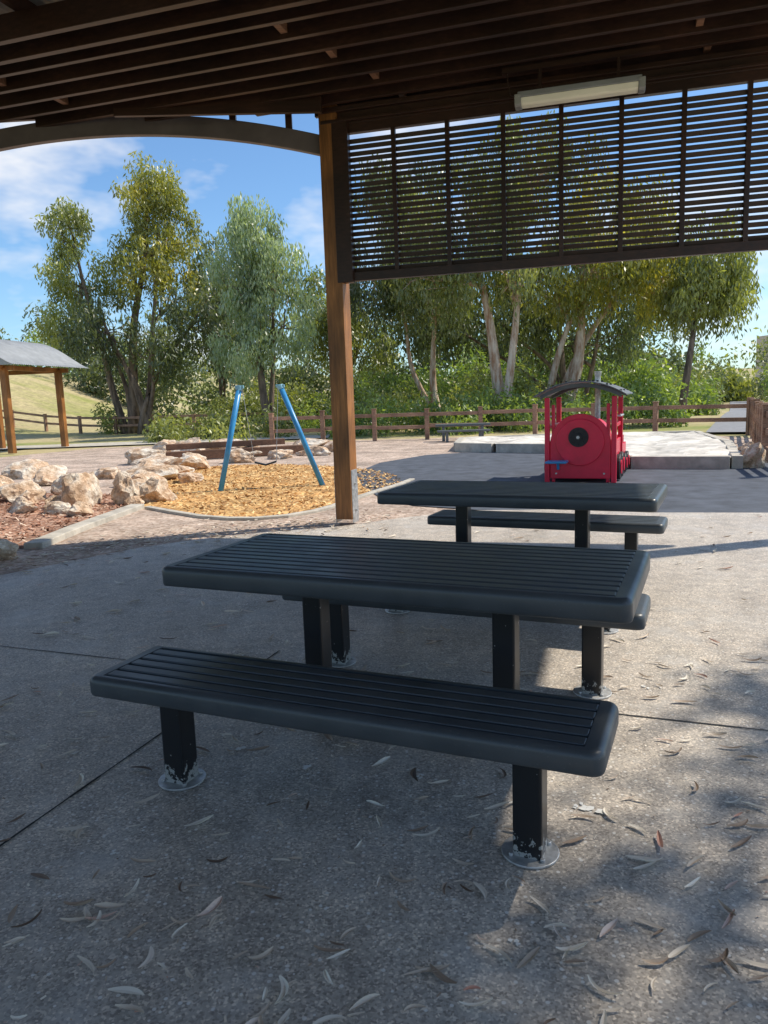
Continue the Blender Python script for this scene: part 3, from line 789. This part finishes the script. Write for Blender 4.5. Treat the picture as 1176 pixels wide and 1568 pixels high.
tree('gum_tree',(3.0,34,0),[(2.2,34,5.6,2.0,2,1.3,1.0),(-.2,34,6.2,1.7,2,1.4,1.0),(1.0,34,9.8,1.9,2,1.5,1)],64,190,.25,M['f_dark'],M['bark_pale'],.22,29,2,(.42,.9),droop=1.2)
tree('gum_tree',(9.8,38,0),[(8.5,38,6.2,2.8,2,1.9,1.1),(11.8,38,6.6,2.4,2,1.9,1.0),(5.2,38,5.6,2.8,2,1.9,1.1),(2.0,39,5.2,2.6,2,1.8,.9),(10.2,39,4.2,3.0,2,1.4,.8)],140,180,.27,M['f_dark'],M['bark_dark'],.22,33,4,(.5,1.05),droop=1.2)
tree('gum_tree',(8.8,1.2,0),[(7.6,3.0,8.4,1.9,1.9,1.2,1.0),(8.8,1.8,9.4,2.0,2.0,1.2,.9),(6.6,1.6,7.6,1.8,1.8,.9,1.1),(9.0,4.2,9.2,1.2,1.2,.8,.4)],62,130,.20,M['f_gum'],M['bark_pale'],.22,31,1,(.3,.65),droop=1.3,asp=.35)

def mass(name,spec,mat,size,seed,nper=110,crad=(.7,1.3),droop=.4):
    rg=random.Random(seed); cl=[];rad=[]
    for (x0,x1,y0,y1,h0,h1,n) in spec:
        for i in range(n):
            t=rg.random(); x=x0+(x1-x0)*t; y=y0+(y1-y0)*t+rg.uniform(-2,2)
            r=rg.uniform(*crad)
            if abs(x-pathx(y))<1.3+r and y<105: continue
            h=h0+(h1-h0)*t; h*=(.66+.34*math.sin(x*.9+seed)*math.sin(x*.37+2*seed))
            z=ground_h(x,y)+h*rg.random()**.8
            cl.append((x,y,z)); rad.append(r)
    leaves(name,cl,rad,nper,size,mat,None,droop=droop,seed=seed,asp=.4)
mass('background_trees',[(-75,-22,80,72,9,7,110),(-26,0,62,58,6.5,5.5,100),(0,20,54,53,8.5,8,170),(30,70,95,110,8,9,90)],M['f_dark'],.40,41,150,(.9,1.7))
mass('background_trees',[(-70,-20,74,66,6,4.5,60),(10,22,40,44,3.4,3.4,70),(22,60,62,80,4.5,6,80),(2,19,48,47,6,5,60)],M['f_bright'],.32,43,170,(.7,1.3))
mass('shrubs',[(-2,6,29.5,29,1.3,1.6,50),(6,11,29.5,29,1.5,1.8,42),(-4,9,36,36,2.8,2.6,70)],M['f_bright'],.18,45,220,(.45,.85))
mass('shrubs',[(-15,-8,42,41,1.4,1.8,36),(-8,-2,39,38,2.2,2.2,40),(-9,-4,30,29,.5,.7,22),(22,40,50,75,3.2,5,50),(12,19,42,46,3,3,30),(-2,8,33,33,2.4,2.4,40)],M['f_gum'],.20,47,200,(.45,.9))
mass('background_trees',[(-140,190,140,140,8,10,260),(30,75,112,112,5,5,60)],M['f_gum'],1.0,49,80,(2.0,3.6))
mb=MB(); V=[];K=60
for i in range(K+1):
    x=-500+i*1000/K; h=18+8*math.sin(i*.35)+5*math.sin(i*.9+1)
    V+=[(x,520,-5),(x,600,h)]
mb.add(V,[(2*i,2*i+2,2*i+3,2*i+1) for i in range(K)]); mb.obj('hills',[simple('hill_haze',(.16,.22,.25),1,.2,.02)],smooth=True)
bd=empty('apartment_building',(104.5,200,2),R(8))
mb=MB(); mb.box((0,0,6),(7,8,12)); mb.box((1,0,12.6),(3,5,1.2)); mb.obj('walls',[simple('render_wall',(.62,.52,.45),.9,.05)],bd)
mb=MB()
for f in range(3):
    for k in range(3): mb.box((-2.2+k*2.2,-4.0,2.4+f*3.3),(1.1,.1,1.5))
mb.obj('windows',[M['black']],bd)

# ------------------------------------------------------------ light
EL=R(52); sd=Vector((.965,.26,0)).normalized()
sunvec=Vector((sd.x*math.cos(EL),sd.y*math.cos(EL),math.sin(EL)))
sl=bpy.data.lights.new('sun','SUN'); sl.energy=5; sl.angle=R(.7); sl.color=(1,.925,.80)
so=bpy.data.objects.new('sun',sl); COL.objects.link(so)
so.rotation_euler=sunvec.to_track_quat('Z','Y').to_euler()
w=bpy.data.worlds.new('World'); scene.world=w; w.use_nodes=True; nt=w.node_tree
bg=nt.nodes['Background']; sky=N(nt,'ShaderNodeTexSky'); sky.sky_type='NISHITA'; sky.sun_disc=False
sky.sun_elevation=EL; sky.sun_rotation=math.atan2(sd.x,sd.y)
sky.air_density=1.0; sky.dust_density=.4; sky.ozone_density=1.6
tc=N(nt,'ShaderNodeTexCoord'); mp=N(nt,'ShaderNodeMapping'); mp.inputs['Scale'].default_value=(1,1,2.2); mp.inputs['Location'].default_value=(.9,.4,.2)
nt.links.new(tc.outputs['Generated'],mp.inputs[0])
nz=noise(nt,mp.outputs[0],3.6,5,.6)
f=ramp(nt,[(.50,(0,0,0)),(.70,(.85,.85,.85))],nz)
skc=mix(nt,sky.outputs[0],(.76,.98,1.16),1,'MULTIPLY')
c=mix(nt,skc,(7.2,7.1,7.0),f)
nt.links.new(c,bg.inputs[0]); bg.inputs[1].default_value=.15

# ------------------------------------------------------------ camera
cd=bpy.data.cameras.new('camera'); cam=bpy.data.objects.new('camera',cd); COL.objects.link(cam)
cd.sensor_fit='VERTICAL'; cd.sensor_height=36; cd.lens=26.4; cd.clip_end=2000; cd.clip_start=.05
cam.matrix_world=Matrix.Translation((0,0,1.4))@Matrix.Rotation(R(90-8.65),4,'X')@Matrix.Rotation(R(-2),4,'Z')
scene.camera=cam
